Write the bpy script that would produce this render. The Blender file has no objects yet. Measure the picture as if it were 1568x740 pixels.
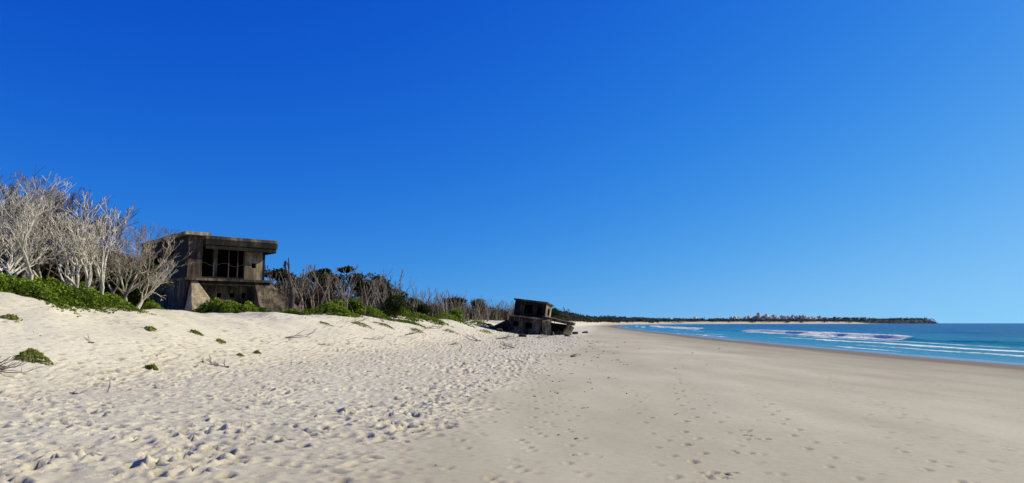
import bpy, math, random, bmesh
import numpy as np
from mathutils import Vector, Matrix
random.seed(7); RNG=np.random.default_rng(7)
scene=bpy.context.scene
scene.view_settings.view_transform='Standard'
scene.view_settings.look='None'; scene.view_settings.exposure=0; scene.view_settings.gamma=1

# ------------------------------------------------------------ helpers
def mesh_np(name,verts,quads,mat,smooth=False,attrs=None,parent=None):
    me=bpy.data.meshes.new(name)
    verts=np.asarray(verts,dtype=np.float32); quads=np.asarray(quads,dtype=np.int32)
    n=len(quads); k=quads.shape[1]
    me.vertices.add(len(verts)); me.vertices.foreach_set('co',verts.ravel())
    me.loops.add(n*k); me.loops.foreach_set('vertex_index',quads.ravel())
    me.polygons.add(n); me.polygons.foreach_set('loop_start',np.arange(0,n*k,k,dtype=np.int32))
    try: me.polygons.foreach_set('loop_total',np.full(n,k,dtype=np.int32))
    except Exception: pass
    me.polygons.foreach_set('use_smooth',np.full(n,smooth,dtype=bool))
    if attrs:
        for an,av in attrs.items():
            a=me.attributes.new(an,'FLOAT','POINT'); a.data.foreach_set('value',np.asarray(av,dtype=np.float32).ravel())
    me.update(calc_edges=True); me.validate()
    if mat: me.materials.append(mat)
    ob=bpy.data.objects.new(name,me); scene.collection.objects.link(ob)
    if parent: ob.parent=parent
    return ob
def mesh_py(name,verts,faces,mat,parent=None,bevel=0,smooth=False):
    me=bpy.data.meshes.new(name); me.from_pydata([tuple(v) for v in verts],[],faces); me.update()
    bm=bmesh.new(); bm.from_mesh(me); bmesh.ops.recalc_face_normals(bm,faces=bm.faces); bm.to_mesh(me); bm.free()
    if smooth:
        for p in me.polygons: p.use_smooth=True
    if mat: me.materials.append(mat)
    ob=bpy.data.objects.new(name,me); scene.collection.objects.link(ob)
    if parent: ob.parent=parent
    if bevel:
        m=ob.modifiers.new('bevel','BEVEL'); m.width=bevel; m.segments=2; m.limit_method='ANGLE'
    return ob
def empty(name,loc=(0,0,0),rot=(0,0,0)):
    e=bpy.data.objects.new(name,None); e.location=loc; e.rotation_euler=rot; scene.collection.objects.link(e); return e
def h2(ix,iy,s=0):
    ix=ix.astype(np.int64); iy=iy.astype(np.int64)
    h=(ix*374761393+iy*668265263+s*982451653)&0xffffffff
    h=((h^(h>>13))*1274126177)&0xffffffff
    h=(h^(h>>16))&0xffffffff
    return h.astype(np.float64)/4294967295.0
def vnoise(x,y,s=0):
    ix=np.floor(x); iy=np.floor(y); fx=x-ix; fy=y-iy
    fx=fx*fx*(3-2*fx); fy=fy*fy*(3-2*fy)
    a=h2(ix,iy,s);b=h2(ix+1,iy,s);c=h2(ix,iy+1,s);d=h2(ix+1,iy+1,s)
    return (a*(1-fx)+b*fx)*(1-fy)+(c*(1-fx)+d*fx)*fy-0.5
def fbm(x,y,o=4,s=0):
    r=0;a=1
    for i in range(o):
        r=r+a*vnoise(x*2**i+i*17.3,y*2**i-i*9.1,s+i); a*=.5
    return r
def sst(a,b,x):
    t=np.clip((x-a)/(b-a),0,1); return t*t*(3-2*t)

# ------------------------------------------------------------ coast layout
tab=np.arange(-400,4000,5.0)
def smooth_tab(ys,xs,w=9):
    v=np.interp(tab,ys,xs); p=np.pad(v,w,mode='edge'); k=np.ones(2*w+1)/(2*w+1)
    return np.convolve(p,k,mode='valid')
Ttab=smooth_tab([-400,112,300,600,1000,2000,3000,3400,4000],[-74,2.8,27,66,128,400,1430,1640,1500])
Wtab=smooth_tab([-400,90,178,275,430,600,1000,2000,3000,3300,4000],[36,34.5,42,50,65,88,158,470,1600,1740,1640])
def T(y): return np.interp(y,tab,Ttab)
def W(y): return np.interp(y,tab,Wtab)
WATER=-1.0
def terr(x,y):
    x=np.asarray(x,float); y=np.asarray(y,float)
    t_=T(y)+0.9*fbm(x*0+3.1,y/9,2,5)*np.clip(y/20,0,1); w_=W(y)
    s=t_-x
    H=np.interp(y,[-50,0,28,34,45,60,80,112,160,300,1500,3000],[2.4,2.5,2.7,2.6,2.2,2.40,2.45,1.8,2.1,2.8,4,8])
    u=np.clip(s/(10.5),0,1)
    d=H*(0.35*u+0.65*u*u*(3-2*u))
    d=d+sst(2,8,s)*0.50*fbm(x/4.0,y/4.0,4,11)+sst(12,22,s)*0.5*fbm(x/9,y/9,2,3)
    b=np.clip((x-t_)/(w_-t_),0,1)
    beach=-1.0*b**1.6
    off=np.clip(x-w_,0,None)
    z=np.where(s>0,d,beach)-np.clip(off*0.03,0,7)
    z=z+0.03*fbm(x/3,y/5,3,21)
    z=np.where(y>3400,np.where(x<w_-40,4,-6),z)
    return z
def tz(x,y): return float(terr(np.array([x]),np.array([y]))[0])

# ------------------------------------------------------------ materials
def new_mat(name):
    m=bpy.data.materials.new(name); m.use_nodes=True
    nt=m.node_tree; b=nt.nodes['Principled BSDF']; return m,nt,b
def ramp(nt,src,stops):
    r=nt.nodes.new('ShaderNodeValToRGB'); e=r.color_ramp.elements
    e[0].position=stops[0][0]; e[0].color=(*stops[0][1],1)
    e[1].position=stops[-1][0]; e[1].color=(*stops[-1][1],1)
    for p,c in stops[1:-1]:
        n=e.new(p); n.color=(*c,1)
    nt.links.new(src,r.inputs['Fac']); return r.outputs['Color']
def mixc(nt,f,a,b,mode='MIX'):
    m=nt.nodes.new('ShaderNodeMix'); m.data_type='RGBA'; m.blend_type=mode
    for s,v in ((m.inputs[0],f),(m.inputs[6],a),(m.inputs[7],b)):
        if isinstance(v,bpy.types.NodeSocket): nt.links.new(v,s)
        elif isinstance(v,(int,float)): s.default_value=v
        else: s.default_value=(*v,1)
    return m.outputs[2]
def mathn(nt,op,a,b=None,clamp=False):
    m=nt.nodes.new('ShaderNodeMath'); m.operation=op; m.use_clamp=clamp
    for s,v in ((m.inputs[0],a),(m.inputs[1],b)):
        if v is None: continue
        if isinstance(v,bpy.types.NodeSocket): nt.links.new(v,s)
        else: s.default_value=v
    return m.outputs[0]
def noise(nt,scale,detail=4,rough=.55,vec=None,dist=0):
    n=nt.nodes.new('ShaderNodeTexNoise'); n.inputs['Scale'].default_value=scale; n.inputs['Detail'].default_value=detail
    n.inputs['Roughness'].default_value=rough; n.inputs['Distortion'].default_value=dist
    if vec is not None: nt.links.new(vec,n.inputs['Vector'])
    return n.outputs['Fac']
def geo_pos(nt): return nt.nodes.new('ShaderNodeNewGeometry').outputs['Position']
def objc(nt): return nt.nodes.new('ShaderNodeTexCoord').outputs['Object']
def mapping(nt,vec,scale=(1,1,1),rot=(0,0,0)):
    m=nt.nodes.new('ShaderNodeMapping'); m.inputs['Scale'].default_value=scale; m.inputs['Rotation'].default_value=rot
    nt.links.new(vec,m.inputs['Vector']); return m.outputs['Vector']
def bump(nt,b,h,strength,dist):
    n=nt.nodes.new('ShaderNodeBump'); n.inputs['Strength'].default_value=strength; n.inputs['Distance'].default_value=dist
    nt.links.new(h,n.inputs['Height']); nt.links.new(n.outputs[0],b.inputs['Normal']); return n
def attr(nt,name):
    a=nt.nodes.new('ShaderNodeAttribute'); a.attribute_name=name; return a.outputs['Fac']

# sand
m_sand,nt,b=new_mat('sand')
P=geo_pos(nt)
n1=noise(nt,0.35,5,.6,mapping(nt,P,(1,.35,1),(0,0,-.14)))
nb=noise(nt,0.16,4,.6,mapping(nt,P,(1,.22,1),(0,0,-.14)))
n2=noise(nt,7,6,.7,P); n3=noise(nt,90,3,.7,P)
dry=mixc(nt,n1,(0.62,0.545,0.365),(0.80,0.735,0.52))
damp=ramp(nt,mathn(nt,'ADD',mathn(nt,'MULTIPLY',n1,.5),mathn(nt,'MULTIPLY',nb,.5)),[(.36,(0.46,0.40,0.245)),(.64,(0.65,0.58,0.375))])
c=mixc(nt,attr(nt,'dry'),damp,dry)
c=mixc(nt,mathn(nt,'MULTIPLY',attr(nt,'pit_shade'),0.95,True),c,(0.20,0.15,0.065))  # shade inside footprints painted into the sand colour
c=mixc(nt,attr(nt,'wet'),c,(0.23,0.175,0.10))
c=mixc(nt,0.35,c,ramp(nt,n2,[(0.3,(.72,.70,.68)),(.7,(1.1,1.1,1.1))]),'MULTIPLY')
c=mixc(nt,0.35,c,ramp(nt,n3,[(0.3,(.65,.63,.6)),(.65,(1.1,1.1,1.1))]),'MULTIPLY')
nt.links.new(c,b.inputs['Base Color'])
r=mathn(nt,'SUBTRACT',0.95,mathn(nt,'MULTIPLY',attr(nt,'shine'),0.80),True)
nt.links.new(r,b.inputs['Roughness'])
b.inputs['Specular IOR Level'].default_value=0.15
hh=mathn(nt,'ADD',mathn(nt,'MULTIPLY',n2,0.6),mathn(nt,'MULTIPLY',n3,0.12))
hh=mathn(nt,'MULTIPLY',hh,mathn(nt,'ADD',mathn(nt,'MULTIPLY',attr(nt,'dry'),1.0),0.14))
bump(nt,b,hh,0.9,0.06)

# water
m_water,nt,b=new_mat('sea_water')
P=geo_pos(nt)
nz=noise(nt,0.03,4,.6,mapping(nt,P,(1,.35,1)))
off=mathn(nt,'ADD',attr(nt,'off'),mathn(nt,'MULTIPLY',mathn(nt,'SUBTRACT',nz,.5),0.25))
col=ramp(nt,off,[(0.0,(.22,.28,.23)),(0.12,(.06,.27,.26)),(.3,(.008,.25,.26)),(.6,(.002,.13,.19)),(1,(.001,.06,.14))])
fn=noise(nt,0.9,6,.7,mapping(nt,P,(1.6,.6,1),(0,0,-.14)))
fm=mathn(nt,'SUBTRACT',mathn(nt,'ADD',attr(nt,'foam'),fn),0.98)
fm=mathn(nt,'MULTIPLY',fm,6,True)
col=mixc(nt,fm,col,(.95,.93,.74))
nt.links.new(col,b.inputs['Base Color'])
nt.links.new(mathn(nt,'ADD',mathn(nt,'MULTIPLY',fm,.7),.22,True),b.inputs['Roughness'])
b.inputs['IOR'].default_value=1.33
b.inputs['Specular IOR Level'].default_value=0.22
w1=noise(nt,0.6,5,.65,mapping(nt,P,(1.4,.45,1),(0,0,-.14)))
bump(nt,b,mathn(nt,'MULTIPLY',w1,mathn(nt,'ADD',mathn(nt,'MULTIPLY',attr(nt,'off'),3,True),.06)),1.0,1.2)

def concrete(name,light,dark,thr=.5,stain=1.0):
    m,nt,b=new_mat(name); O=objc(nt)
    a=noise(nt,1.1,8,.68,mapping(nt,O,(1,1,.35)),.4); s=noise(nt,3.2,6,.7,mapping(nt,O,(1,1,.12)))
    f=noise(nt,14,5,.7,O); big=noise(nt,.45,3,.5,O)
    c=ramp(nt,mathn(nt,'ADD',mathn(nt,'MULTIPLY',a,.6),mathn(nt,'MULTIPLY',big,.4)),[(thr-.07,dark),(thr,tuple(l*.4+d*.6 for l,d in zip(light,dark))),(thr+.07,light)])
    c=mixc(nt,stain*.95,c,ramp(nt,s,[(.42,(.10,.09,.08)),(.6,(1,1,1))]),'MULTIPLY')
    c=mixc(nt,.5,c,ramp(nt,f,[(.3,(.6,.6,.6)),(.7,(1.15,1.15,1.15))]),'MULTIPLY')
    sep=nt.nodes.new('ShaderNodeSeparateXYZ'); nt.links.new(O,sep.inputs[0])
    fr=mathn(nt,'FRACT',mathn(nt,'MULTIPLY',sep.outputs['Z'],2.2))
    seam=mathn(nt,'MULTIPLY',mathn(nt,'LESS_THAN',fr,.05),a)
    c=mixc(nt,mathn(nt,'MULTIPLY',seam,.5),c,(.03,.027,.024))
    nt.links.new(c,b.inputs['Base Color']); b.inputs['Roughness'].default_value=.92
    b.inputs['Specular IOR Level'].default_value=.3
    bump(nt,b,mathn(nt,'ADD',mathn(nt,'MULTIPLY',a,.5),mathn(nt,'SUBTRACT',mathn(nt,'MULTIPLY',f,.3),mathn(nt,'MULTIPLY',seam,.2))),.8,.08)
    return m
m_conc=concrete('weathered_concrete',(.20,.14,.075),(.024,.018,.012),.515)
m_conc_d=concrete('shaded_stained_concrete',(.065,.047,.028),(.010,.008,.006),.53)  # real stains plus the shade of unlit walls, both in the colour
m_conc_l=concrete('pale_concrete',(.56,.44,.25),(.14,.10,.055),.49,.55)  # pale tone also carries painted sunlight on buttress, panel and leaning slabs
m_conc_m=concrete('lit_concrete',(.27,.20,.115),(.035,.026,.017),.50,.8)  # lighter copy: sunlight on the pier put into the base colour
m_rust,nt,b=new_mat('rusty_steel'); b.inputs['Base Color'].default_value=(.05,.03,.022,1); b.inputs['Roughness'].default_value=.85

def wood(name,c1,c2,scale=2.5):
    m,nt,b=new_mat(name); O=objc(nt)
    a=noise(nt,scale,6,.65,O)
    nt.links.new(ramp(nt,a,[(.35,c1),(.62,c2)]),b.inputs['Base Color']); b.inputs['Roughness'].default_value=.9
    bump(nt,b,noise(nt,25,4,.7,mapping(nt,O,(1,1,.2))),.6,.02); return m
m_dead=wood('bleached_dead_wood',(.32,.27,.19),(.72,.66,.52))
m_deadd=wood('grey_brown_dead_wood',(.06,.036,.020),(.18,.12,.075))
m_deadm=wood('weathered_dead_wood',(.11,.078,.048),(.38,.31,.22),1.2)
m_drift=wood('driftwood',(.14,.10,.07),(.38,.31,.23),4)
m_char=wood('charred_wood',(.02,.017,.015),(.08,.06,.05))
def leafm(name,c1,c2,c3):
    m,nt,b=new_mat(name)
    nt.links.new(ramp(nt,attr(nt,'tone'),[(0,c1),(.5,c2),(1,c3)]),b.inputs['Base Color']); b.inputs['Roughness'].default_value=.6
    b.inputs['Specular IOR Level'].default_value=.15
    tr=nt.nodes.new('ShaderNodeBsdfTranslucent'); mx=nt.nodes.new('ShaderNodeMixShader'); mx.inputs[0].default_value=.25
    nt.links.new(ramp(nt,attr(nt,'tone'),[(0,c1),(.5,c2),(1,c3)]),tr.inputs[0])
    out=nt.nodes['Material Output']; nt.links.new(b.outputs[0],mx.inputs[1]); nt.links.new(tr.outputs[0],mx.inputs[2]); nt.links.new(mx.outputs[0],out.inputs[0])
    return m
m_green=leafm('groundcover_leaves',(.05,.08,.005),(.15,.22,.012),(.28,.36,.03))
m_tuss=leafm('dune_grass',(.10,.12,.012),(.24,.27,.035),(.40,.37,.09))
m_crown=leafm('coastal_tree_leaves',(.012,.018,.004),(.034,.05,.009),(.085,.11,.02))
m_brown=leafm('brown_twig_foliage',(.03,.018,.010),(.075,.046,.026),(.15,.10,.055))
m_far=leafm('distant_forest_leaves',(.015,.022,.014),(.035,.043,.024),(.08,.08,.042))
m_farh=leafm('haze_tinted_headland_trees',(.032,.045,.040),(.055,.072,.062),(.10,.11,.09))  # atmospheric haze mixed into the leaf colours

# ------------------------------------------------------------ terrain sheet
def grow(start,step,g,end):
    o=[start]
    while abs(o[-1])<abs(end):
        o.append(o[-1]+step); step*=g
    return o
xf=list(np.arange(-18,6,.045))+list(np.arange(6,15,.07))
xr=grow(15,.1,1.045,25000); xl=grow(-18.05,-.07,1.04,9000)
X=np.array(sorted(set(np.round(xl+xf+xr,4))))
yf=list(np.arange(5,16,.045)); yr=grow(16,.05,1.011,4200)+[6000,12000,25000]
yb=grow(4.9,-.1,1.12,60)
Y=np.array(sorted(set(np.round(yb+yf+yr,4))))
GX,GY=np.meshgrid(X,Y); nx=len(X); ny=len(Y)
Z=terr(GX,GY)
s=T(GY)-GX
edge=-2.4+0.125*GY+1.8*fbm(GX/3,GY/6,3,31)
tt=np.clip((edge+1.0-GX)/2.8,0,1); tr=tt*tt*(3-2*tt)
duneface=sst(1,6,s)
dens=0.45+0.55*sst(-.3,.2,fbm(GX/2.2,GY/3.5,3,77)+.5*fbm(GX/.9,GY/.9,2,78))
mask=tr*(1-.65*duneface)*dens
reg=(mask>0.02)&(GY<110)&(GY>2)&(GX>-40)
px=GX[reg];py=GY[reg]; D=np.zeros_like(px)
def dimples(px,py,cell,seed,A,la,lb,prob,spr=2.4):
    out=np.zeros_like(px); cx=np.floor(px/cell); cy=np.floor(py/cell)
    for i in(-1,0,1):
        for j in(-1,0,1):
            qx=cx+i;qy=cy+j
            fx=(qx+h2(qx,qy,seed))*cell; fy=(qy+h2(qx,qy,seed+1))*cell
            an=math.pi*.5+0.1+(h2(qx,qy,seed+2)-.5)*spr; ex=h2(qx,qy,seed+3)<prob
            am=A*(.2+1.2*h2(qx,qy,seed+4)); sz=.7+.6*h2(qx,qy,seed+5)
            dx=px-fx;dy=py-fy; c=np.cos(an);s_=np.sin(an)
            a=(dx*c+dy*s_)/(la*sz); b_=(-dx*s_+dy*c)/(lb*sz); d=np.sqrt(a*a+b_*b_)
            out+=ex*am*(-np.exp(-d**4*.9)+.5*np.exp(-((d-1.45)/.35)**2))
    return out
wxn=px+.06*fbm(px/.3,py/.3,2,601); wyn=py+.06*fbm(px/.3,py/.3,2,602)
D+=dimples(wxn,wyn,.34,101,.066,.125,.065,.8)
D+=dimples(wxn+.2,wyn+.13,.48,202,.070,.15,.08,.65)
D+=dimples(wxn+.1,wyn+.3,.20,303,.030,.06,.045,.75,6.2)
D+=.05*fbm(px/.3,py/.3,4,404)
Dm=np.zeros_like(GX); Dm[reg]=D*mask[reg]
pit_shade=np.clip(-Dm/.055,0,1)
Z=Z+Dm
def stamp(x,y,an,A,la=.13,lb=.05):
    i0,i1=np.searchsorted(X,[x-.4,x+.4]); j0,j1=np.searchsorted(Y,[y-.4,y+.4])
    if i1<=i0 or j1<=j0: return
    dx=GX[j0:j1,i0:i1]-x; dy=GY[j0:j1,i0:i1]-y; c=math.cos(an);s_=math.sin(an)
    a=(dx*c+dy*s_)/la; b_=(-dx*s_+dy*c)/lb; d=np.sqrt(a*a+b_*b_)
    Z[j0:j1,i0:i1]+=A*(-np.exp(-d**4*.9)+.4*np.exp(-((d-1.4)/.3)**2))
    pit_shade[j0:j1,i0:i1]=np.maximum(pit_shade[j0:j1,i0:i1],np.exp(-d**4)*min(1,A/.045)*.8)
rs=random.Random(5)
def trail(x,y,slope,n,A,stride=.72):
    side=1; an=math.atan2(1,slope)
    for i in range(n):
        x+=math.cos(an)*stride; y+=math.sin(an)*stride; an+=rs.uniform(-.03,.03)
        if rs.random()<.12: side=-side; continue
        stamp(x+side*.10*math.sin(an),y-side*.10*math.cos(an),an+side*-.12,A*rs.uniform(.5,1.2)); side=-side
for (x0,sl,A) in [(-1.3,.14,.020),(-.5,.12,.024),(1.2,.2,.018),(1.9,.13,.036),(2.6,.22,.018),(3.4,.2,.022),(4.3,.28,.016),(5.3,.3,.020),(6.2,.25,.014),(-.2,.02,.016),(7.5,.35,.016),(.5,.07,.015),(-2,.1,.035),(8.5,.45,.018)]:
    trail(x0,5.5+rs.random()*.5,sl,50,A)
for (x,y) in [(1.95,7.9),(2.15,8.3),(2.45,9.3),(2.62,9.35),(2.5,9.15),(3.9,12.6),(4.1,13.2),(4.05,12.2),(3.3,10.9),(2.0,8.0),(2.3,8.6)]:
    for q in range(4): stamp(x+rs.uniform(-.16,.16),y+rs.uniform(-.12,.12),1.3+rs.uniform(-.8,.8),.04,.07,.03)
for i in range(800):
    y=6+rs.random()**1.4*40; x=rs.uniform(-2,.62*y+2)
    stamp(x,y,rs.uniform(0,3),rs.uniform(.006,.020),rs.uniform(.03,.10),rs.uniform(.02,.045))
dW=GX-W(GY)+1.2*fbm(GX/8,GY/14,3,41)
wetm=np.clip(.50*sst(-24,-10,dW)+.50*sst(-10.5,-7.5,dW),0,1)
shine=sst(-6.5,-2.5,dW)
dry=np.clip((tr*.85+duneface*.3),0,1)*(.15+.85*sst(5,18,GY-GX*.35))
V=np.stack([GX,GY,Z],-1).reshape(-1,3)
idx=np.arange(nx*ny).reshape(ny,nx)
Q=np.stack([idx[:-1,:-1],idx[:-1,1:],idx[1:,1:],idx[1:,:-1]],-1).reshape(-1,4)
mesh_np('beach_sand_ground',V,Q,m_sand,True,{'dry':dry,'wet':wetm,'pit_shade':pit_shade,'shine':shine})

# ------------------------------------------------------------ sea
dx=list(np.arange(-14,34,.35))+grow(34,.4,1.05,30000)
yy=list(np.arange(-100,20,5.))+grow(20,.6,1.008,4000)+[5000,7000,12000,25000]
DX,YY=np.meshgrid(np.array(dx),np.array(yy)); WX=W(YY)+DX
nf=fbm(WX/9,YY/16,3,51)
def band(c,w,amp):
    d=DX-c-3.0*nf-1.2*fbm(WX/4,YY/30,2,61); return amp*np.exp(-(d/w)**2),d
foam=np.zeros_like(DX); wz=np.zeros_like(DX)
b1,d1=band(27,2.6,1); act=np.clip(sst(108,122,YY)*(1-sst(215,250,YY))+.35*sst(60,80,YY)*(1-sst(95,108,YY)),0,1)
act2=sst(290,320,YY)*(1-sst(620,760,YY))*.9
front=np.where(d1<0,np.exp(-(d1/3.6)**2),np.exp(-(d1/1.8)**2))
foam+=front*(act+act2)*1.05; wz+=.8*np.where(d1<0,np.exp(-(d1/1.2)**2),np.exp(-(d1/3.5)**2))*(.35+.65*(act+act2))
for c_,w_,a_ in [(-2.0,1.0,.75),(2.5,1.3,.62),(7.5,1.5,.62),(13,2.0,.74),(19,1.8,.66),(49,3.0,.50),(36,2.0,.50)]:
    bb,_=band(c_,w_,a_); foam+=bb*(.66+.9*vnoise(YY/26,DX*0+c_,int(c_)+70))
for c_,h_ in [(13,.2),(19,.25),(42,.35),(58,.4),(78,.45),(102,.45),(130,.45)]:
    d=DX-c_-4*nf; wz+=h_*np.exp(-(d/3.4)**2)*(.6+.8*vnoise(YY/50,DX*0,int(c_)))
offa=np.clip((DX+2)/150,0,1)**.6
V=np.stack([WX,YY,WATER+wz+0.05*np.clip(DX/20,0,1)*fbm(WX/3,YY/6,3,81)],-1).reshape(-1,3)
n2x=len(dx);n2y=len(yy); idx=np.arange(n2x*n2y).reshape(n2y,n2x)
Q=np.stack([idx[:-1,:-1],idx[:-1,1:],idx[1:,1:],idx[1:,:-1]],-1).reshape(-1,4)
mesh_np('sea_water',V,Q,m_water,True,{'foam':foam,'off':offa})

# ------------------------------------------------------------ tubes / trees
class Acc:
    def __init__(s): s.v=[]; s.f=[]
def tube(acc,pts,rad,ns):
    base=len(acc.v); n=len(pts)
    d=(pts[-1]-pts[0]).normalized()
    a=d.cross(Vector((0,0,1)) if abs(d.z)<.9 else Vector((1,0,0))).normalized(); bb=d.cross(a)
    for p,r in zip(pts,rad):
        for k in range(ns):
            t=2*math.pi*k/ns; q=p+(a*math.cos(t)+bb*math.sin(t))*r; acc.v.append((q.x,q.y,q.z))
    for i in range(n-1):
        for k in range(ns):
            k2=(k+1)%ns; acc.f.append((base+i*ns+k,base+i*ns+k2,base+(i+1)*ns+k2,base+(i+1)*ns+k))
def rdir(R):
    return Vector((R.gauss(0,1),R.gauss(0,1),R.gauss(0,1))).normalized()
def gen_tree(seed,levels=6,l0=1.5,r0=.11,trunks=2,spread=.55,up=.18,decay=.78,kids=(2,3),rmin=.007,lean=.25,side=.5,rk=(.6,.85)):
    R=random.Random(seed); acc=Acc(); tips=[]
    st=[]
    for t in range(trunks):
        a=R.uniform(0,6.28); st.append((Vector((R.uniform(-.2,.2),R.uniform(-.2,.2),-.3)),Vector((math.cos(a)*lean*R.random(),math.sin(a)*lean*R.random(),1)).normalized(),l0*R.uniform(.8,1.2),r0*R.uniform(.7,1.1),0))
    while st:
        p,d,l,r,lv=st.pop(); pts=[p.copy()];rad=[r]
        seg=4 if lv<3 else 3
        for i in range(seg):
            d=(d+rdir(R)*.20+Vector((0,0,up*.25))).normalized(); p=p+d*(l/seg); pts.append(p.copy()); rad.append(max(rmin,r*(1-.28*(i+1)/seg)))
            if lv>=1 and lv<levels-1 and i>0 and R.random()<side*.5:
                dd=(d+rdir(R)*spread*1.3).normalized(); st.append((p.copy(),dd,l*.55,max(rmin,r*.45),min(levels-1,lv+2)))
        tube(acc,pts,rad,6 if lv<2 else (4 if lv<4 else 3))
        if lv<levels-1:
            for k in range(R.choice(kids)):
                dd=(d+rdir(R)*spread+Vector((0,0,up))).normalized()
                st.append((p.copy(),dd,l*decay*R.uniform(.7,1.15),max(rmin,rad[-1]*R.uniform(*rk)),lv+1))
        else: tips.append(p.copy())
    return np.array(acc.v),np.array(acc.f),tips
def leaves(name,C,size,mat,tone=None,flat=0,parent=None,aspect=.55):
    C=np.asarray(C,float); n=len(C)
    u=RNG.normal(size=(n,3)); u[:,2]*=(1-flat); u/=np.linalg.norm(u,axis=1)[:,None]
    w=RNG.normal(size=(n,3)); w[:,2]*=(1-flat*.6); v=np.cross(u,w)
    v=np.cross(v,u) if flat>.5 else v
    v/=np.linalg.norm(v,axis=1)[:,None]+1e-9
    sz=(size*RNG.uniform(.5,1.3,n))[:,None]
    P=np.stack([C-u*sz,C+v*sz*aspect,C+u*sz,C-v*sz*aspect],1).reshape(-1,3)
    q=np.arange(n*4).reshape(n,4)
    if tone is None: tone=RNG.uniform(0,1,n)
    return mesh_np(name,P,q,mat,False,{'tone':np.repeat(np.clip(tone,0,1),4)},parent)

# bleached trees, left group
def tmp_me(t,mt):
    v,f,_=t; o=mesh_np('bare_tree_mesh',v,f,mt,True); me=o.data; bpy.data.objects.remove(o); return me,v[:,2].max()
twg=[gen_tree(100+i,levels=7,l0=1.15,r0=.10,trunks=3,spread=.60,up=.14,decay=.80,kids=(2,2,2,3),rmin=.0085,lean=.6,side=.4,rk=(.64,.86)) for i in range(5)]
tw=[tmp_me(t,m_dead) for t in twg]; tm=[tmp_me(t,m_deadm) for t in twg[:3]]
td=[tmp_me(gen_tree(150+i,levels=7,l0=1.25,r0=.07,trunks=2,spread=.50,up=.17,decay=.79,rmin=.008),m_deadd) for i in range(3)]
cl=[(8,29.5,5.3,0),(58,31,5.5,0),(-35,30,5.2,0),(118,33,5.2,0),(150,34,4.9,0),(178,35.5,4.5,2),(200,38,3.9,0),(92,35,5.2,0),(75,37,6.5,1),(35,36,6.5,1),(112,38,6.1,1),(150,41,5.2,1),(-60,33,6.2,1),(5,39,6.8,1),(60,42,6.6,2),(172,43,4.4,1),(-110,31,6.0,0),(-160,34,6.2,1),(132,37,5.6,2),(22,33,6.0,2),(95,40,6.4,1),(50,38,6.4,1)]
for k,(u,y,h,dk) in enumerate(cl):
    x=(u-784)/1120*y; me,hh=(td[k%3] if dk==1 else (tm[k%3] if dk==2 else tw[k%5]))
    o=bpy.data.objects.new('bare_dead_tree',me); scene.collection.objects.link(o)
    sc=h/hh; o.location=(x,y,tz(x,y)); o.scale=(sc*1.12,sc*1.12,sc); o.rotation_euler=(0,0,k*1.7+.4)

def leafy(name,x,y,h,r,seed,mat=m_crown,flat=.45,n=2600,lf=.10):
    R=random.Random(seed); rg=np.random.default_rng(seed)
    e=empty(name,(x,y,tz(x,y)))
    v,f,t=gen_tree(seed,levels=4,l0=h*.36,r0=.12*h/6,trunks=1,spread=.7,up=.1,decay=.72,rmin=.012)
    sc=h*.9/v[:,2].max(); v=v*sc
    mesh_np('trunk_and_limbs',v,f,m_deadd,True,None,e)
    cs=[np.array(p)*sc for p in t]; R.shuffle(cs); cs=cs[:26]
    pts=[];tn=[]
    for c in cs:
        m=max(20,n//len(cs)); rr=r*R.uniform(.22,.42)
        q=rg.normal(size=(m,3)); q/=np.linalg.norm(q,axis=1)[:,None]; q*=rg.uniform(.25,1,m)[:,None]**.6
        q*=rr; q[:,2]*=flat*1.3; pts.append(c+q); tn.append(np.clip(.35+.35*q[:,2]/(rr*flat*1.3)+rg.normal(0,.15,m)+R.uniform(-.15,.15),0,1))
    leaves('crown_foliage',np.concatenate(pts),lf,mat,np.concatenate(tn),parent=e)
    return e
for k,(u,y,h,r) in enumerate([(100,43,3.9,3.2),(150,45,3.8,3.0),(195,47,3.4,2.6),(60,44,4.2,3.2),(20,43,4.2,3.0),(-40,42,4.4,3),(215,52,4.0,2.6),(125,40,2.6,2.4),(175,41,2.4,2.4),(80,40,2.6,2.6),(35,39,2.6,2.6),(205,44,2.2,2.2),(192,41,1.8,2.0)]):
    leafy('coastal_scrub_tree',(u-784)/1120*y,y,h,r,300+k,n=3600)
for k,(u,y,h,r) in enumerate([(508,84,6.2,2.8),(482,84,5.8,2.8),(430,86,6.0,2.6),(455,90,5.6,2.8),(574,92,5.6,3.6),(545,96,4.6,2.8),(600,100,4.2,3.6),(640,112,3.6,3),(735,150,4.4,4),(690,130,4.2,3.5),(845,170,5.2,3.6),(828,150,4.6,3.2),(812,160,4.2,3.4)]):
    leafy('coastal_scrub_tree',(u-784)/1120*y,y,h,r,400+k,flat=.35,n=3200,lf=.16)
for k,(u,y,h,r) in enumerate([(606,80,2.2,2.6),(590,82,1.9,2.2),(540,74,1.6,1.9),(655,92,1.6,2.2),(700,102,1.8,2.2),(515,70,1.5,1.7)]):
    leafy('green_shrub',(u-784)/1120*y,y,h,r,470+k,mat=m_crown if k in(0,3) else m_green,flat=.6,n=3400,lf=.12)

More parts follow.
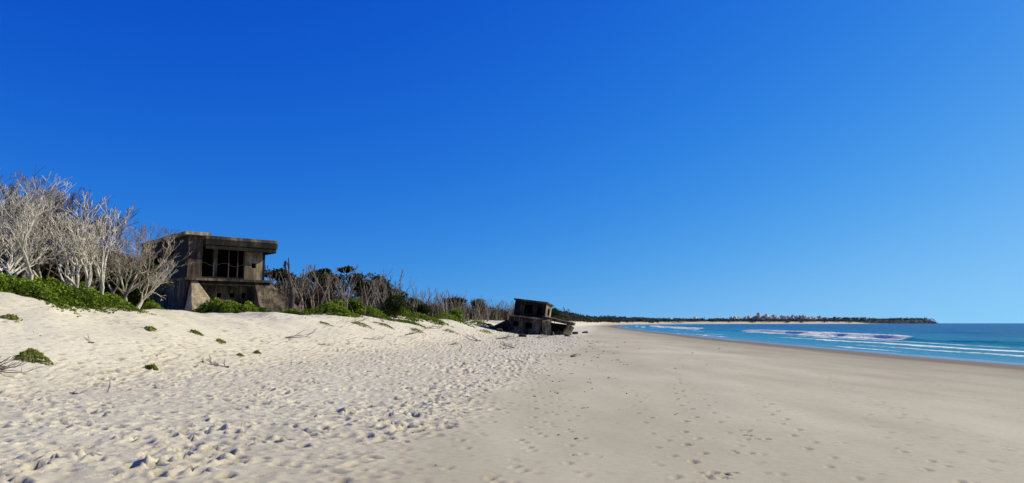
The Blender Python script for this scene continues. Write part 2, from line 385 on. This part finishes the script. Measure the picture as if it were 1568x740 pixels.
# dead forest mass
ft=[gen_tree(500+i,levels=4,l0=1.6,r0=.065,trunks=1,spread=.42,up=.28,decay=.75,kids=(1,2,2),rmin=.015,lean=.4,side=.5) for i in range(10)]
B1=Vector((-27.7,62)); A1=Vector((.746,.666)); Bq=Vector((-.666,.746))
def in_b1(x,y,mg=3):
    d=Vector((x,y))-B1; p=d.dot(A1); q=d.dot(Bq); return -mg<p<8+mg and -mg*2<q<14+mg
def forest(name,pos,mat,hs,seed):
    R=random.Random(seed); VV=[];FF=[];b0=0
    for (x,y) in pos:
        v,f,_=ft[R.randrange(10)]; h=R.uniform(*hs); sc=h/v[:,2].max(); a=R.uniform(0,6.28); c,s_=math.cos(a),math.sin(a)
        w=v*sc; lx,ly=R.gauss(0,.12),R.gauss(0,.12)
        q=np.stack([w[:,0]*c-w[:,1]*s_+x+lx*w[:,2],w[:,0]*s_+w[:,1]*c+y+ly*w[:,2],w[:,2]+tz(x,y)],1)
        VV.append(q);FF.append(f+b0);b0+=len(q)
    return mesh_np(name,np.concatenate(VV),np.concatenate(FF),mat,True)
R=random.Random(9)
def scatter(n,y0,y1,pw,s0,s1,mg=2.5):
    o=[]
    while len(o)<n:
        y=y0+R.random()**pw*(y1-y0); x=float(T(y))-R.uniform(s0,s1)
        if in_b1(x,y,mg): continue
        o.append((x,y))
    return o
forest('bleached_dead_forest',scatter(330,69,200,1.5,11,26),m_deadm,(2.4,5.3),1)
forest('grey_dead_forest',scatter(650,74,380,1.4,13,50),m_deadd,(2.8,5.5),2)
def mass(name,n,ya,yb,sa,sb,ha,hb,lf,mat,seed,clump=60,rr=1.4,pw=1.3):
    rg=np.random.default_rng(seed); nc=n//clump; pts=[];tn=[]
    y=ya+rg.random(nc)**pw*(yb-ya); x=T(y)-rg.uniform(sa,sb,nc); z=terr(x,y)
    for i in range(nc):
        if in_b1(x[i],y[i],3): continue
        h=rg.uniform(ha,hb); q=rg.normal(size=(clump,3)); q/=np.linalg.norm(q,axis=1)[:,None]; q*=rg.uniform(.3,1,clump)[:,None]
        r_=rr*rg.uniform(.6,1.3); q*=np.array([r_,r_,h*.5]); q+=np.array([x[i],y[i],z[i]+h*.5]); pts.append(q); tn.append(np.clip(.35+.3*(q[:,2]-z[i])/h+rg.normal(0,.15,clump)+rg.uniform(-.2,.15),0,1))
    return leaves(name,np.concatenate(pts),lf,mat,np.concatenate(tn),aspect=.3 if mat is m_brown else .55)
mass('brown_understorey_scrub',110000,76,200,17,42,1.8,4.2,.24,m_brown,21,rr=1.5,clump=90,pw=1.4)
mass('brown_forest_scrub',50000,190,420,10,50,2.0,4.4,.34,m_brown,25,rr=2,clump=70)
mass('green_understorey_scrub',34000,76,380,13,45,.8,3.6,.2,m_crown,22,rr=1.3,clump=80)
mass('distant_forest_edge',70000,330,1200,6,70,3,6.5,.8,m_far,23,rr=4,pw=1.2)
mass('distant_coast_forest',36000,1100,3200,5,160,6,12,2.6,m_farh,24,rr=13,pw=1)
for k,(u,y,h,r0) in enumerate([(443,66,5.0,.17),(418,70,3.8,.12),(586,84,4.9,.09),(680,100,3.8,.07)]):
    v,f,_=gen_tree(702+k,levels=4,l0=1.5,r0=r0,trunks=1,spread=.55,up=.35,decay=.6,kids=(1,2),rmin=.03,lean=.2,side=.5)
    sc=h/v[:,2].max(); x=(u-784)/1120*y
    o=mesh_np('charred_tree_snag',v*sc,f,m_char if k<2 else m_deadd,True); o.location=(x,y,tz(x,y))

# ------------------------------------------------------------ ground cover
def patch(name,u,y,rx,ry,h,n,seed,mat=m_green,lf=.07,flat=.5):
    rg=np.random.default_rng(seed); cx=(u-784)/1120*y
    a=rg.uniform(0,6.283,n); r=np.sqrt(rg.random(n)); lim=1+.25*np.sin(3*a+seed)+.15*np.sin(7*a+seed*2)+.12*np.sin(13*a+seed)
    r=r*(1+.12*rg.normal(size=n)*(r>.75))
    x=cx+r*lim*rx*np.cos(a); yy_=y+r*lim*ry*np.sin(a)
    mound=h*np.clip(1-r**2,0,1)*(.6+.8*(vnoise(x*1.3,yy_*1.3,seed)+.5))
    z=terr(x,yy_)+mound*(.35+.65*rg.random(n)**.5)+.03
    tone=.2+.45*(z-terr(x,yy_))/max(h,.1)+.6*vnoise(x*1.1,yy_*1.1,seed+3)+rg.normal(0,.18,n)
    return leaves(name,np.stack([x,yy_,z],1),lf,mat,tone,flat)
k=0
for (u,y,rx,ry,h,n) in [(-70,29.5,3,1.8,.9,6500),(0,29.5,2.4,1.6,.85,6500),(45,30.5,2.2,1.6,.9,6500),(92,31.5,2.1,1.5,.85,6000),(135,34,1.7,1.4,.8,4500),(60,34,3.6,1.5,.9,5000),(-30,33,4,1.8,.9,4500),(165,37,1.3,1.3,.6,2800),(213,42,1.5,1.4,.7,3600),(190,43,1.5,1.3,.6,2500),
    (345,57,2.3,1.4,.95,5000),(385,57.5,1.2,1.1,.8,2400),(318,57,1.,.9,.5,1300),(450,60,1.3,1.2,.5,2200),(510,68,2.0,2,.9,2800),(560,75,2.6,2,1.0,3000),(608,80,2.5,1.9,1.5,4200),(480,73,2.,2,.7,1800),(640,88,1.8,2,.7,1700),(690,97,2.4,2,.9,2000),(625,74,1.4,1.,.25,1000),(740,112,2.2,2,.7,1300),(530,64,1.4,1.1,.3,1000),(585,70,1.6,.9,.35,1100),(665,86,1.6,1.,.4,1000)]:
    patch('green_groundcover_patch',u,y,rx,ry,h,n,900+k,lf=.07 if y<50 else .10); k+=1
for (u,y,rx,ry,h,n) in [(60,21.5,.42,.3,.22,700),(20,25,.3,.25,.08,160),(240,24,.17,.15,.09,180),(235,30,.2,.2,.14,180),(305,33,.28,.2,.10,220),(342,33,.2,.2,.09,140),(372,31,.12,.1,.08,90),(398,33,.14,.1,.1,110),(555,58,.8,.4,.15,400),(590,62,.9,.5,.2,500),(745,92,.8,.5,.3,400),
    (500,52,.5,.3,.15,200),(640,66,.6,.4,.2,300),(690,76,.8,.4,.25,300)]:
    patch('dune_grass_tuft',u,y,rx,ry,h,n,950+k,m_tuss,.055,flat=0); k+=1

# ------------------------------------------------------------ concrete bunkers
def box(name,x0,x1,y0,y1,z0,z1,mat,par,bev=.02):
    v=[(x,y,z) for z in(z0,z1) for y in(y0,y1) for x in(x0,x1)]
    return mesh_py(name,v,[(0,1,3,2),(4,6,7,5),(0,4,5,1),(1,5,7,3),(3,7,6,2),(2,6,4,0)],mat,par,bev)
def frustum(name,b0,t0,z0,z1,mat,par):
    v=[(b0[0],b0[2],z0),(b0[1],b0[2],z0),(b0[1],b0[3],z0),(b0[0],b0[3],z0),(t0[0],t0[2],z1),(t0[1],t0[2],z1),(t0[1],t0[3],z1),(t0[0],t0[3],z1)]
    return mesh_py(name,v,[(3,2,1,0),(4,5,6,7),(0,1,5,4),(1,2,6,5),(2,3,7,6),(3,0,4,7)],mat,par,.03)
def wall(name,mat,par,axis,pos,th,u0,u1,z0,z1,ops):
    us=sorted({u0,u1,*[o[0] for o in ops],*[o[1] for o in ops]}); zs=sorted({z0,z1,*[o[2] for o in ops],*[o[3] for o in ops]})
    def solid(i,j):
        if i<0 or j<0 or i>=len(us)-1 or j>=len(zs)-1: return False
        cu=(us[i]+us[i+1])/2; cz=(zs[j]+zs[j+1])/2
        return not any(o[0]<cu<o[1] and o[2]<cz<o[3] for o in ops)
    vs=[];fs=[]
    def P(u,t,z): return (u,pos+t,z) if axis=='y' else (pos+t,u,z)
    def q(a,b_,c,d):
        n=len(vs); vs.extend([a,b_,c,d]); fs.append((n,n+1,n+2,n+3))
    for i in range(len(us)-1):
        for j in range(len(zs)-1):
            if not solid(i,j): continue
            a,b_,c,d=us[i],us[i+1],zs[j],zs[j+1]
            q(P(a,0,c),P(b_,0,c),P(b_,0,d),P(a,0,d)); q(P(b_,th,c),P(a,th,c),P(a,th,d),P(b_,th,d))
            if not solid(i-1,j): q(P(a,th,c),P(a,0,c),P(a,0,d),P(a,th,d))
            if not solid(i+1,j): q(P(b_,0,c),P(b_,th,c),P(b_,th,d),P(b_,0,d))
            if not solid(i,j-1): q(P(a,th,c),P(b_,th,c),P(b_,0,c),P(a,0,c))
            if not solid(i,j+1): q(P(a,0,d),P(b_,0,d),P(b_,th,d),P(a,th,d))
    me=bpy.data.meshes.new(name); me.from_pydata(vs,[],fs)
    bm=bmesh.new(); bm.from_mesh(me); bmesh.ops.remove_doubles(bm,verts=bm.verts,dist=1e-4); bmesh.ops.recalc_face_normals(bm,faces=bm.faces); bm.to_mesh(me); bm.free()
    me.materials.append(mat); o=bpy.data.objects.new(name,me); scene.collection.objects.link(o); o.parent=par; return o
e=empty('concrete_bunker',(B1.x,B1.y,3.2),(0,0,math.atan2(.666,.746)))
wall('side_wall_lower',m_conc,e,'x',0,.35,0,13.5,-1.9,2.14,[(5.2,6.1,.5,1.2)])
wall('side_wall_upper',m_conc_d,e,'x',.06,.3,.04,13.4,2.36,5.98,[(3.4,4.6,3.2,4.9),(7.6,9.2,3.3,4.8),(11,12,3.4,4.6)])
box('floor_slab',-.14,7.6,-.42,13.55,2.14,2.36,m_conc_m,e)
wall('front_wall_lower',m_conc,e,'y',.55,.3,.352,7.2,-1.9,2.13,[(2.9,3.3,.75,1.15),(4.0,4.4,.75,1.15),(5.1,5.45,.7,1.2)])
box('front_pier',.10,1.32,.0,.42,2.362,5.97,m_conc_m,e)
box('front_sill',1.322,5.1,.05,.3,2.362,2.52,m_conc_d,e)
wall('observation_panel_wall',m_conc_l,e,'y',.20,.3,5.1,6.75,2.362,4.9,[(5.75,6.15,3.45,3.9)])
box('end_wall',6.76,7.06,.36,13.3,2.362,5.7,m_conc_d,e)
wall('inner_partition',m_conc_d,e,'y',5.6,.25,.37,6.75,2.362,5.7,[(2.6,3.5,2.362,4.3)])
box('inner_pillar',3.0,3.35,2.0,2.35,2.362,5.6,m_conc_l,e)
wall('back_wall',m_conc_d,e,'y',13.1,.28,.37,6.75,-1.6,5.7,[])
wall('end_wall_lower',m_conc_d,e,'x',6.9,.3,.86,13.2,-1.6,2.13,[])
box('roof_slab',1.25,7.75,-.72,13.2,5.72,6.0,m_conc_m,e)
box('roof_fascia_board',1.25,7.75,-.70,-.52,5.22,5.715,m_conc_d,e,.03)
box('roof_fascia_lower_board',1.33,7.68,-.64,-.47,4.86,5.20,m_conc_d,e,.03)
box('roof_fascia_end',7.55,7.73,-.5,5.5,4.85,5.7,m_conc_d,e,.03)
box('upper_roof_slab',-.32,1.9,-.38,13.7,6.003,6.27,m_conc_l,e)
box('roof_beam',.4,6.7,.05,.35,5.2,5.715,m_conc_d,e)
for i,x in enumerate((2.3,3.6,4.4)):
    box('window_post_%d'%i,x,x+.08,.08,.16,2.52,5.2,m_rust,e,0)
acc=Acc()
pts=[Vector((1.32+3.8*t,.0,3.75-.3*math.sin(math.pi*t*2)**2)) for t in np.linspace(0,1,13)]
tube(acc,pts,[.016]*13,4)
mesh_py('sagging_cable',acc.v,acc.f,m_rust,e)
frustum('corner_buttress',(-.1,2.9,-2.4,.5),(.45,.95,-.1,.5),-1.5,2.13,m_conc_l,e)
frustum('end_buttress',(5.9,11.6,-2.6,3.2),(5.95,7.4,-.1,3.2),-1.9,2.13,m_conc_m,e)
box('lower_frame_beam',1.2,5.9,-.25,.5,1.75,2.135,m_conc_d,e)

e2=empty('collapsed_bunker',(3.1,112,-.1),(math.radians(-4),math.radians(7),math.radians(-14)))
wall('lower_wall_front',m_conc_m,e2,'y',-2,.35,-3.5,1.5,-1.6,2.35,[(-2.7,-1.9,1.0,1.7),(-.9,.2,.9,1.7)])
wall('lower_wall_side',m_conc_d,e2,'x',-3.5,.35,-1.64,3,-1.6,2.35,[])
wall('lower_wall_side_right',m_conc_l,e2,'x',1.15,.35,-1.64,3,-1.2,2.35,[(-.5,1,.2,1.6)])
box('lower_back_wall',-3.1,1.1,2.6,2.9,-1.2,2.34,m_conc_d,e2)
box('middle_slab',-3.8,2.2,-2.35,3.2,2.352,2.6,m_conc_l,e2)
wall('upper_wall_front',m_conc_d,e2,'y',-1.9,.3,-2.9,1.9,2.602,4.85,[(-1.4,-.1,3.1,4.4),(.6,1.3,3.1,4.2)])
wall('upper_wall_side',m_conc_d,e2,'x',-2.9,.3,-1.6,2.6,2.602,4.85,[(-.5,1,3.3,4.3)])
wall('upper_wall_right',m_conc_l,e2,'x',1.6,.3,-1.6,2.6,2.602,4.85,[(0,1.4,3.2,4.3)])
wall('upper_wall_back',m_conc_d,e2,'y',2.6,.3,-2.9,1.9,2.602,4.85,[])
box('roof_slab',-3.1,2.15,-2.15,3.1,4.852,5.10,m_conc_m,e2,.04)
def slab(name,c,d,rot,mat,par):
    o=box(name,-d[0]/2,d[0]/2,-d[1]/2,d[1]/2,-d[2]/2,d[2]/2,mat,par,.05); o.location=c; o.rotation_euler=[math.radians(a) for a in rot]; return o
slab('fallen_roof_slab',(3.9,-.6,2.6),(4.8,3.6,.42),(4,5,6),m_conc_m,e2)
frustum('fallen_side_mass',(1.5,6.3,-1.6,2.2),(2.0,5.2,-.6,1.4),-.8,2.2,m_conc_d,e2)
slab('leaning_slab',(2.5,-2.1,1.1),(1.3,.5,2.9),(20,-24,38),m_conc_l,e2)
slab('leaning_slab_end',(5.5,-1.8,1.0),(1.1,.6,2.4),(10,22,30),m_conc_l,e2)
slab('buried_block',(4.4,-2.0,.5),(1.2,1.0,1.2),(8,14,25),m_conc,e2)
slab('wing_ramp_slab',(-4.8,-.8,.5),(3.6,3.2,.9),(3,-30,-8),m_conc_d,e2)
slab('wing_block',(-4.4,.2,0),(2.6,2.8,2.0),(0,-14,5),m_conc_d,e2)
def rock(name,x,y,s,mat,seed):
    R=random.Random(seed); bm=bmesh.new(); bmesh.ops.create_icosphere(bm,subdivisions=2,radius=1)
    for v in bm.verts:
        v.co*=R.uniform(.8,1.12); v.co=Vector((max(-.75,min(.75,v.co.x)),max(-.7,min(.7,v.co.y)),max(-.55,min(.55,v.co.z))))
        v.co=Vector((v.co.x*s[0],v.co.y*s[1],v.co.z*s[2]))
    me=bpy.data.meshes.new(name); bm.to_mesh(me); bm.free(); me.materials.append(mat)
    o=bpy.data.objects.new(name,me); scene.collection.objects.link(o); o.location=(x,y,tz(x,y)+s[2]*.25); o.rotation_euler=(R.uniform(-.3,.3),R.uniform(-.3,.3),R.uniform(0,3)); return o
for k,(u,y,s_) in enumerate([(878,40,(.28,.2,.12)),(800,92,(.7,.5,.4)),(842,104,(.8,.6,.5)),(765,106,(.9,.6,.5)),(880,118,(.6,.5,.5)),(895,135,(.7,.5,.4)),(868,98,(.5,.4,.3))]):
    rock('concrete_rubble',(u-784)/1120*y,y,s_,m_conc_l if k==0 else m_conc,k)

# ------------------------------------------------------------ driftwood
def drift(x,y,l,r,an,seed,kids=2,rise=.12,mat=m_drift,name='driftwood_branch'):
    R=random.Random(seed); acc=Acc(); z=tz(x,y)
    def br(p,a,l,r,lv,ri):
        pts=[p];rad=[r]; d=Vector((math.cos(a),math.sin(a),ri)).normalized()
        for i in range(5):
            d=(d+rdir(R)*.22).normalized(); d.z=d.z*.8+ri*.2; p=p+d*l/5; pts.append(p); rad.append(r*(1-.15*(i+1)))
            if lv<2 and R.random()<.5: br(p,a+R.uniform(-1,1),l*.45,r*.5,lv+1,ri+R.uniform(.1,.6))
        tube(acc,pts,rad,6)
    for k in range(kids): br(Vector((R.uniform(-.1,.1),R.uniform(-.1,.1),r*.7)),an+R.uniform(-.4,.4)*k,l*R.uniform(.7,1),r,0,rise*R.uniform(.2,1))
    o=mesh_py(name,acc.v,acc.f,mat,None,0,True); o.location=(x,y,z); return o
for k,(u,y,l,r,an,kd,ri) in enumerate([(355,27,1.0,.045,3.05,1,.15),(318,27.2,.35,.04,1.9,1,.4),(177,18.5,.25,.02,1.4,1,2.),(122,18,.4,.025,.1,2,.05),(-5,19.5,1.0,.022,.2,4,.12),(-25,19.5,1.2,.03,.1,3,.15),(5,18.9,.7,.02,2.8,3,.15),
   (145,25,.7,.02,2.4,2,.15),(440,40,1.5,.035,.1,2,.06),(490,41,1.0,.03,.4,1,.06),(705,46,.5,.04,1.5,1,1.5),(772,50,1.2,.05,.9,2,.4),(785,52,1.2,.04,2.4,2,.2),(800,34,.7,.02,2.9,1,.1),(812,33,.3,.02,.3,1,.3),(560,50,1.3,.035,.3,1,.08),(620,60,1.4,.05,.0,2,.15),(590,66,1.4,.05,2.,1,.4),(650,72,1.6,.06,.4,2,.3),(735,70,1.6,.05,2.8,2,.25),(70,24,.6,.02,2.6,1,.1),(690,58,1.0,.04,1,2,.15),(820,85,1.6,.06,.3,2,.3),(760,80,2.,.07,.2,3,.3),(540,58,1.2,.04,.8,2,.3),(470,52,1.1,.03,2.6,1,.15)]):
    drift((u-784)/1120*y,y,l,r,an,40+k,kd,ri)
R=random.Random(3); acc=Acc()
for i in range(170):
    y=9+R.random()**1.1*70; ed=-1.2+.125*y
    x=ed+R.gauss(0,1.3) if R.random()<.7 else R.uniform(-.6*y,.3*y)
    z=tz(x,y)+.008; a=R.uniform(0,6.28); l=R.uniform(.02,.07)*(1+y/25); r=R.uniform(.004,.009)*(1+y/30)
    d=Vector((math.cos(a),math.sin(a),R.uniform(0,.2)))*l; p=Vector((x,y,z)); tube(acc,[p,p+d*.5+Vector((0,0,.006)),p+d],[r,r,r*.5],4)
mesh_np('beach_debris_twigs',np.array(acc.v),np.array(acc.f),m_drift)

# ------------------------------------------------------------ headland + town
m_land,nt,b=new_mat('haze_tinted_headland')  # distance haze painted as blue-grey ground colour, no volume
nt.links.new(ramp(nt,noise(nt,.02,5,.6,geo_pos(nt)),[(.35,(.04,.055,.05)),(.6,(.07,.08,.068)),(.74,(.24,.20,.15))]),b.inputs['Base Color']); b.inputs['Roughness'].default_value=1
hx=np.arange(200,1800,10.); hy=np.arange(3000,3500,20.)
HX,HY=np.meshgrid(hx,hy)
hk=[200,400,800,1100,1350,1500,1650,1745]; hv=[5,7,11,18,19,17,15,13]
prof=np.interp(HX,hk+[1765,1800],hv+[0,-8])
hz=prof*np.clip(sst(3000,3060,HY),0,1)*(1+.25*fbm(HX/60,HY/80,3,91))-1.5
idx=np.arange(HX.size).reshape(HX.shape)
Q=np.stack([idx[:-1,:-1],idx[:-1,1:],idx[1:,1:],idx[1:,:-1]],-1).reshape(-1,4)
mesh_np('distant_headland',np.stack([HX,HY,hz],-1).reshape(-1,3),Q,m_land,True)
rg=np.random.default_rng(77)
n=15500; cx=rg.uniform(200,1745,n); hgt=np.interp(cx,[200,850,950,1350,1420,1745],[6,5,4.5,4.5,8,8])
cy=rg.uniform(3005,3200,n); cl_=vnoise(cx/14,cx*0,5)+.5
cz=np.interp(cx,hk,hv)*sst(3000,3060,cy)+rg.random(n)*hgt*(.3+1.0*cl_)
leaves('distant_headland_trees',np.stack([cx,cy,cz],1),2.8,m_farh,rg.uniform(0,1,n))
acc=Acc(); R=random.Random(12)
for i in range(62):
    x=R.uniform(1380,1740) if i<45 else R.uniform(500,1350); y=R.uniform(3040,3090); zb=10; h=R.uniform(9,18)
    for t in range(5):
        z0=zb+h*t/5; tube(acc,[Vector((x,y,z0)),Vector((x,y,z0+h*.26))],[h*.18*(1-t/6),.2],5)
mesh_np('distant_norfolk_pines',np.array(acc.v),np.array(acc.f),m_land)
def bm_mat(name,wallc):
    m,nt,b=new_mat(name); P=geo_pos(nt); sep=nt.nodes.new('ShaderNodeSeparateXYZ'); nt.links.new(P,sep.inputs[0])
    f=mathn(nt,'LESS_THAN',mathn(nt,'FRACT',mathn(nt,'MULTIPLY',sep.outputs['Z'],.31)),.32)
    g=mathn(nt,'LESS_THAN',mathn(nt,'FRACT',mathn(nt,'MULTIPLY',sep.outputs['X'],.2)),.55)
    nt.links.new(mixc(nt,mathn(nt,'MULTIPLY',f,g),wallc,(.18,.20,.22)),b.inputs['Base Color']); return m
mats=[bm_mat('town_wall_white',(.78,.70,.58)),bm_mat('town_wall_tan',(.58,.47,.35)),bm_mat('town_wall_grey',(.28,.29,.29))]
town=empty('distant_town_skyline',(0,0,0))
R=random.Random(21)
vs=[[],[],[]];fs=[[],[],[]]
def bx(k,xc,y,w,d,z0,z1,rot=-.75):
    n=len(vs[k]); c,s_=math.cos(rot),math.sin(rot)
    vs[k]+=[(xc+a*c-b_*s_,y+a*s_+b_*c,z) for z in(z0,z1) for b_ in(-d/2,d/2) for a in(-w/2,w/2)]
    fs[k]+=[tuple(n+a for a in q) for q in [(0,1,3,2),(4,6,7,5),(0,4,5,1),(1,5,7,3),(3,7,6,2),(2,6,4,0)]]
for i in range(125):
    u=R.gauss(1185,58) if R.random()<.75 else R.uniform(985,1330)
    u=min(1335,max(980,u)); y=R.uniform(3014,3130); x=(u-784)/1120*y
    tall=max(0,1-abs(u-1185)/110); base=float(np.interp(x,hk,hv))*float(sst(2990,3060,y))
    w=R.uniform(7,18); h=R.uniform(4,8)+R.random()**2*14*tall; kk=R.choice([0,0,1,1,2])
    rt=R.choice([.75,.9,.6,-.5]); bx(kk,x,y,w,R.uniform(8,18),0,base+h,rt)
    if h>12: bx(kk,x+w*.05,y,w*.4,5,base+h,base+h+3,rt)
for (u,h) in [(1160,44),(1172,38),(1124,28),(1063,26),(1228,33),(1018,21),(1195,32),(1145,30)]:
    y=3060; x=(u-784)/1120*y; kk=R.choice([0,1]); bx(kk,x,y,13,13,2,h,.8); bx(0,x,y,5,5,h,h+4,.8)
for k in range(3): mesh_py('town_buildings_%d'%k,vs[k],fs[k],mats[k],town)

# ------------------------------------------------------------ light, sky, camera
AZ=math.radians(74); EL=math.radians(33)
S=Vector((math.sin(AZ)*math.cos(EL),math.cos(AZ)*math.cos(EL),math.sin(EL)))
sl=bpy.data.lights.new('sun','SUN'); sl.energy=5.0; sl.angle=math.radians(.5); sl.color=(1,.93,.77)
so=bpy.data.objects.new('sun',sl); so.rotation_euler=(-S).to_track_quat('-Z','Y').to_euler(); scene.collection.objects.link(so)
w=bpy.data.worlds.new('World'); scene.world=w; w.use_nodes=True; nt=w.node_tree
bg=nt.nodes['Background']; sky=nt.nodes.new('ShaderNodeTexSky'); sky.sky_type='NISHITA'; sky.sun_disc=False
sky.sun_elevation=EL; sky.sun_rotation=AZ; sky.air_density=1.0; sky.dust_density=.3; sky.ozone_density=2.0; sky.altitude=0
tc=nt.nodes.new('ShaderNodeTexCoord'); sep=nt.nodes.new('ShaderNodeSeparateXYZ'); nt.links.new(tc.outputs['Generated'],sep.inputs[0])
zz=mathn(nt,'ADD',mathn(nt,'MULTIPLY',mathn(nt,'MAXIMUM',sep.outputs['Z'],0.0),.95),.13)
cmb=nt.nodes.new('ShaderNodeCombineXYZ'); nt.links.new(sep.outputs['X'],cmb.inputs[0]); nt.links.new(sep.outputs['Y'],cmb.inputs[1]); nt.links.new(zz,cmb.inputs[2])
nrm=nt.nodes.new('ShaderNodeVectorMath'); nrm.operation='NORMALIZE'; nt.links.new(cmb.outputs[0],nrm.inputs[0])
nt.links.new(nrm.outputs[0],sky.inputs['Vector'])
sc=nt.nodes.new('ShaderNodeSeparateColor'); nt.links.new(sky.outputs[0],sc.inputs[0])
outs=[]
for ch,(p,a,mx) in zip(('Red','Green','Blue'),((3.2,6.0,.28),(1.75,1.82,.80),(.70,1.42,1.4))):
    v=mathn(nt,'MULTIPLY',sc.outputs[ch],.1); v=mathn(nt,'POWER',v,p); v=mathn(nt,'MULTIPLY',v,a)
    q=mathn(nt,'DIVIDE',v,mx); q=mathn(nt,'POWER',mathn(nt,'ADD',mathn(nt,'MULTIPLY',q,q),1.0),.5); v=mathn(nt,'DIVIDE',v,q)
    outs.append(mathn(nt,'MULTIPLY',v,10))
cc=nt.nodes.new('ShaderNodeCombineColor')
for i in range(3): nt.links.new(outs[i],cc.inputs[i])
nt.links.new(cc.outputs[0],bg.inputs['Color']); bg.inputs['Strength'].default_value=.1
cam=bpy.data.cameras.new('camera'); cam.sensor_width=36; cam.lens=36*1120/1568; cam.clip_end=60000; cam.clip_start=.05
co=bpy.data.objects.new('camera',cam); co.location=(0,0,1.7); co.rotation_euler=(math.radians(90+6.37),0,0)
scene.collection.objects.link(co); scene.camera=co
